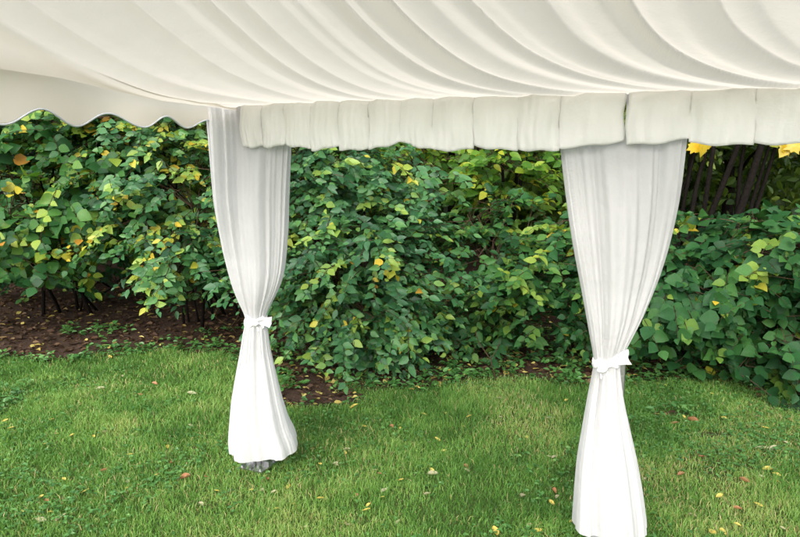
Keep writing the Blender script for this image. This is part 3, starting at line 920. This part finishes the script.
def weeds():
    """taller broad-leaved weeds along the hedge foot"""
    r = np.random.default_rng(18)
    n = 3600
    y = r.uniform(4.5, 6.9, n); x = r.uniform(-4.6, 4.6, n)
    lm = lawn_mask(x, y)
    p = sstep(.0, .3, lm) * sstep(1.0, .5, lm) * .8 + (lm < .5) * sstep(-.2, .4, x) * .55 + (lm < .4) * sstep(.5, .62, fbm(x, y, 1.6, 31)) * .5
    k = r.random(n) < p
    x, y = x[k], y[k]; n = len(x)
    L = 6
    z0 = gz(x, y)
    hh = r.uniform(.02, .12, n)
    a = r.uniform(0, 6.28, n * L)
    pos = np.repeat(np.stack([x, y, z0], -1), L, 0) + np.stack([np.cos(a) * .02, np.sin(a) * .02, np.repeat(hh, L) * r.uniform(.3, 1, n * L)], -1)
    dr = np.stack([np.cos(a), np.sin(a), r.uniform(-.1, .6, n * L)], -1)
    nr = np.stack([r.normal(size=n * L) * .3, r.normal(size=n * L) * .3 - .2, np.ones(n * L)], -1)
    tn = np.clip(np.repeat(r.normal(.35, .18, n), L) + r.normal(size=n * L) * .1, 0, 1)
    V, lo, sz, at = leaves_np(pos, dr, nr, r.uniform(.03, .065, n * L), OVAL, tn)
    o = mesh_np('weeds', V, lo, sz, M['clover'], None, False, at)
    tag(o, 'low green weeds along the foot of the hedge', 'weeds', kind='stuff')
weeds()

def litter():
    r = np.random.default_rng(19)
    n = 16000
    y = r.uniform(4.3, 9.6, n); x = r.uniform(-1, 1, n) * (y * .68 + .5)
    lm = lawn_mask(x, y)
    k = r.random(n) < np.clip(1.0 - lm * 1.05, .0, 1)
    x, y = x[k], y[k]; n = len(x)
    z = gz(x, y) + r.uniform(.003, .022, n)
    a = r.uniform(0, 6.28, n)
    dr = np.stack([np.cos(a), np.sin(a), r.normal(size=n) * .18], -1)
    nr = np.stack([r.normal(size=n) * .4, r.normal(size=n) * .4, np.ones(n)], -1)
    cen = sstep(-1.2, -.4, x)
    tn = np.where(r.random(n) < .06 + .20 * cen, r.uniform(.8, 1, n), np.clip(r.normal(.36, .2, n), 0, .75))
    V, lo, sz, at = leaves_np(np.stack([x, y, z], -1), dr, nr, r.uniform(.035, .085, n), OVAL, tn)
    o = mesh_np('leaf_litter', V, lo, sz, M['litter'], None, False, at)
    tag(o, 'brown leaf litter covering the soil under the hedge', 'leaf litter', kind='stuff')
litter()

# fallen leaves one can count ------------------------------------------------
def leaf_mesh(name, mat, curl, seed):
    r = random.Random(seed)
    rows, cols = 7, 5
    V = []; F = []
    for i in range(rows):
        u = i / (rows - 1)
        w = .30 * math.sin(math.pi * min(1, u * .92 + .06)) ** .75 * (1 - .25 * u)
        for j in range(cols):
            v = j / (cols - 1) * 2 - 1
            z = curl * (abs(v) ** 1.6) * w * 1.6 + curl * .5 * (u - .5) ** 2 + r.uniform(-.012, .012)
            V.append((u - .5, v * w, z + .02))
    for i in range(rows - 1):
        for j in range(cols - 1):
            a = i * cols + j
            F.append((a, a + 1, a + cols + 1, a + cols))
    b = len(V)
    V += [(-.5, .012, .02), (-.5, -.012, .02), (-.78, .0, .05)]
    F.append((b, b + 1, b + 2))
    me = bpy.data.meshes.new(name)
    me.from_pydata(V, [], F); me.update()
    a = me.attributes.new('tint', 'FLOAT', 'FACE')
    a.data.foreach_set('value', [r.random() * .2 + .4] * len(F))
    me.materials.append(mat)
    return me
FM = {'y': [leaf_mesh('fallen_leaf', M['fallen_yellow'], c, i) for i, c in enumerate((.15, .4, .25))],
      'b': [leaf_mesh('fallen_leaf', M['fallen_brown'], c, i + 5) for i, c in enumerate((.7, 1.0, .5))],
      'p': [leaf_mesh('fallen_leaf', M['fallen_pale'], c, i + 9) for i, c in enumerate((.2, .5, .35))]}
FL = {'y': ('small yellow leaf fallen on the lawn', 'yellow leaves fallen on the lawn'),
      'b': ('curled reddish brown leaf fallen on the lawn', 'brown leaves fallen on the lawn'),
      'p': ('pale dry leaf fallen on the lawn', 'pale leaves fallen on the lawn')}
def gpt(u, v):
    x = (u - 400) / FPX; y = -(v - 268.5) / FPX
    r = np.array([x, cp + y * sp_, -sp_ + y * cp]); k = -CAM_H / r[2]
    return r[0] * k, r[1] * k
rf = random.Random(12)
spots = [(155, 387, 'b', .08), (185, 482, 'b', .09), (155, 480, 'y', .06), (85, 494, 'y', .07), (72, 437, 'y', .06), (51, 421, 'y', .06), (57, 435, 'y', .05),
         (101, 390, 'p', .12), (192, 397, 'p', .11), (41, 524, 'p', .09), (62, 523, 'p', .10), (128, 485, 'p', .07), (130, 457, 'y', .05), (168, 450, 'y', .06),
         (5, 422, 'y', .07), (110, 358, 'y', .09), (122, 377, 'p', .07), (62, 400, 'y', .05), (52, 516, 'y', .06), (201, 508, 'p', .07), (262, 492, 'p', .07),
         (363, 428, 'y', .10), (354, 408, 'y', .11), (424, 415, 'y', .08), (469, 417, 'y', .08), (437, 440, 'y', .08), (433, 476, 'p', .10), (467, 472, 'p', .07),
         (523, 497, 'p', .09), (551, 502, 'y', .07), (537, 531, 'y', .09), (495, 532, 'y', .10), (398, 523, 'p', .06), (384, 492, 'p', .07), (320, 465, 'y', .05),
         (294, 506, 'y', .05), (276, 511, 'y', .05), (466, 469, 'b', .06), (554, 458, 'p', .07), (526, 437, 'y', .08), (499, 400, 'p', .08), (345, 398, 'y', .07),
         (681, 477, 'b', .09), (744, 485, 'b', .10), (767, 472, 'y', .10), (776, 484, 'y', .06), (758, 507, 'y', .08), (692, 518, 'p', .08), (712, 535, 'y', .09), (723, 534, 'y', .07),
         (693, 426, 'b', .12), (675, 428, 'b', .09), (762, 452, 'p', .12), (773, 453, 'p', .11), (788, 423, 'b', .10), (724, 421, 'y', .06), (650, 470, 'y', .06)]
for q in range(84):
    spots.append((rf.uniform(5, 795), rf.uniform(372, 530), rf.choice('yyyppb'), rf.uniform(.035, .075)))
cnt = 0
for (u, v, kind, sz) in spots:
    x, y = gpt(u, v)
    if lawn_mask(x, y) < .3: continue
    o = bpy.data.objects.new('fallen_leaf', FM[kind][cnt % 3])
    COL.objects.link(o)
    o.location = (x, y, float(gz(x, y)) + .018)
    sz *= .66; o.scale = (sz, sz, sz)
    o.rotation_euler = (rf.uniform(-.3, .3), rf.uniform(-.3, .3), rf.uniform(0, 6.28))
    tag(o, FL[kind][0], 'fallen leaf', FL[kind][1])
    cnt += 1

# dead twigs leaning out of the hedge foot
for (a, b_, lab) in [((-1.55, 6.5, .02), (-1.85, 6.35, .34), 'bare dead twig slanting up from the soil left of the left curtain'),
                     ((.78, 5.25, .02), (.62, 5.45, .38), 'bare reddish twig slanting out of the hedge foot below the broad shrub')]:
    root = MB()
    A = Vector(a); Bv = Vector(b_)
    pts = [Vector((0, 0, -.02)), (Bv - A) * .4 + Vector((.02, 0, .01)), (Bv - A) * .75 + Vector((-.01, .01, 0)), Bv - A]
    root.tube(pts, [.006, .005, .004, .002], 6)
    root.tube([pts[1], pts[1] + Vector((.06, .03, .08)), pts[1] + Vector((.09, .06, .17))], [.004, .003, .0015], 5)
    o = root.build('dead_twig', M['twig'], None, True)
    o.location = a
    tag(o, lab, 'twig')
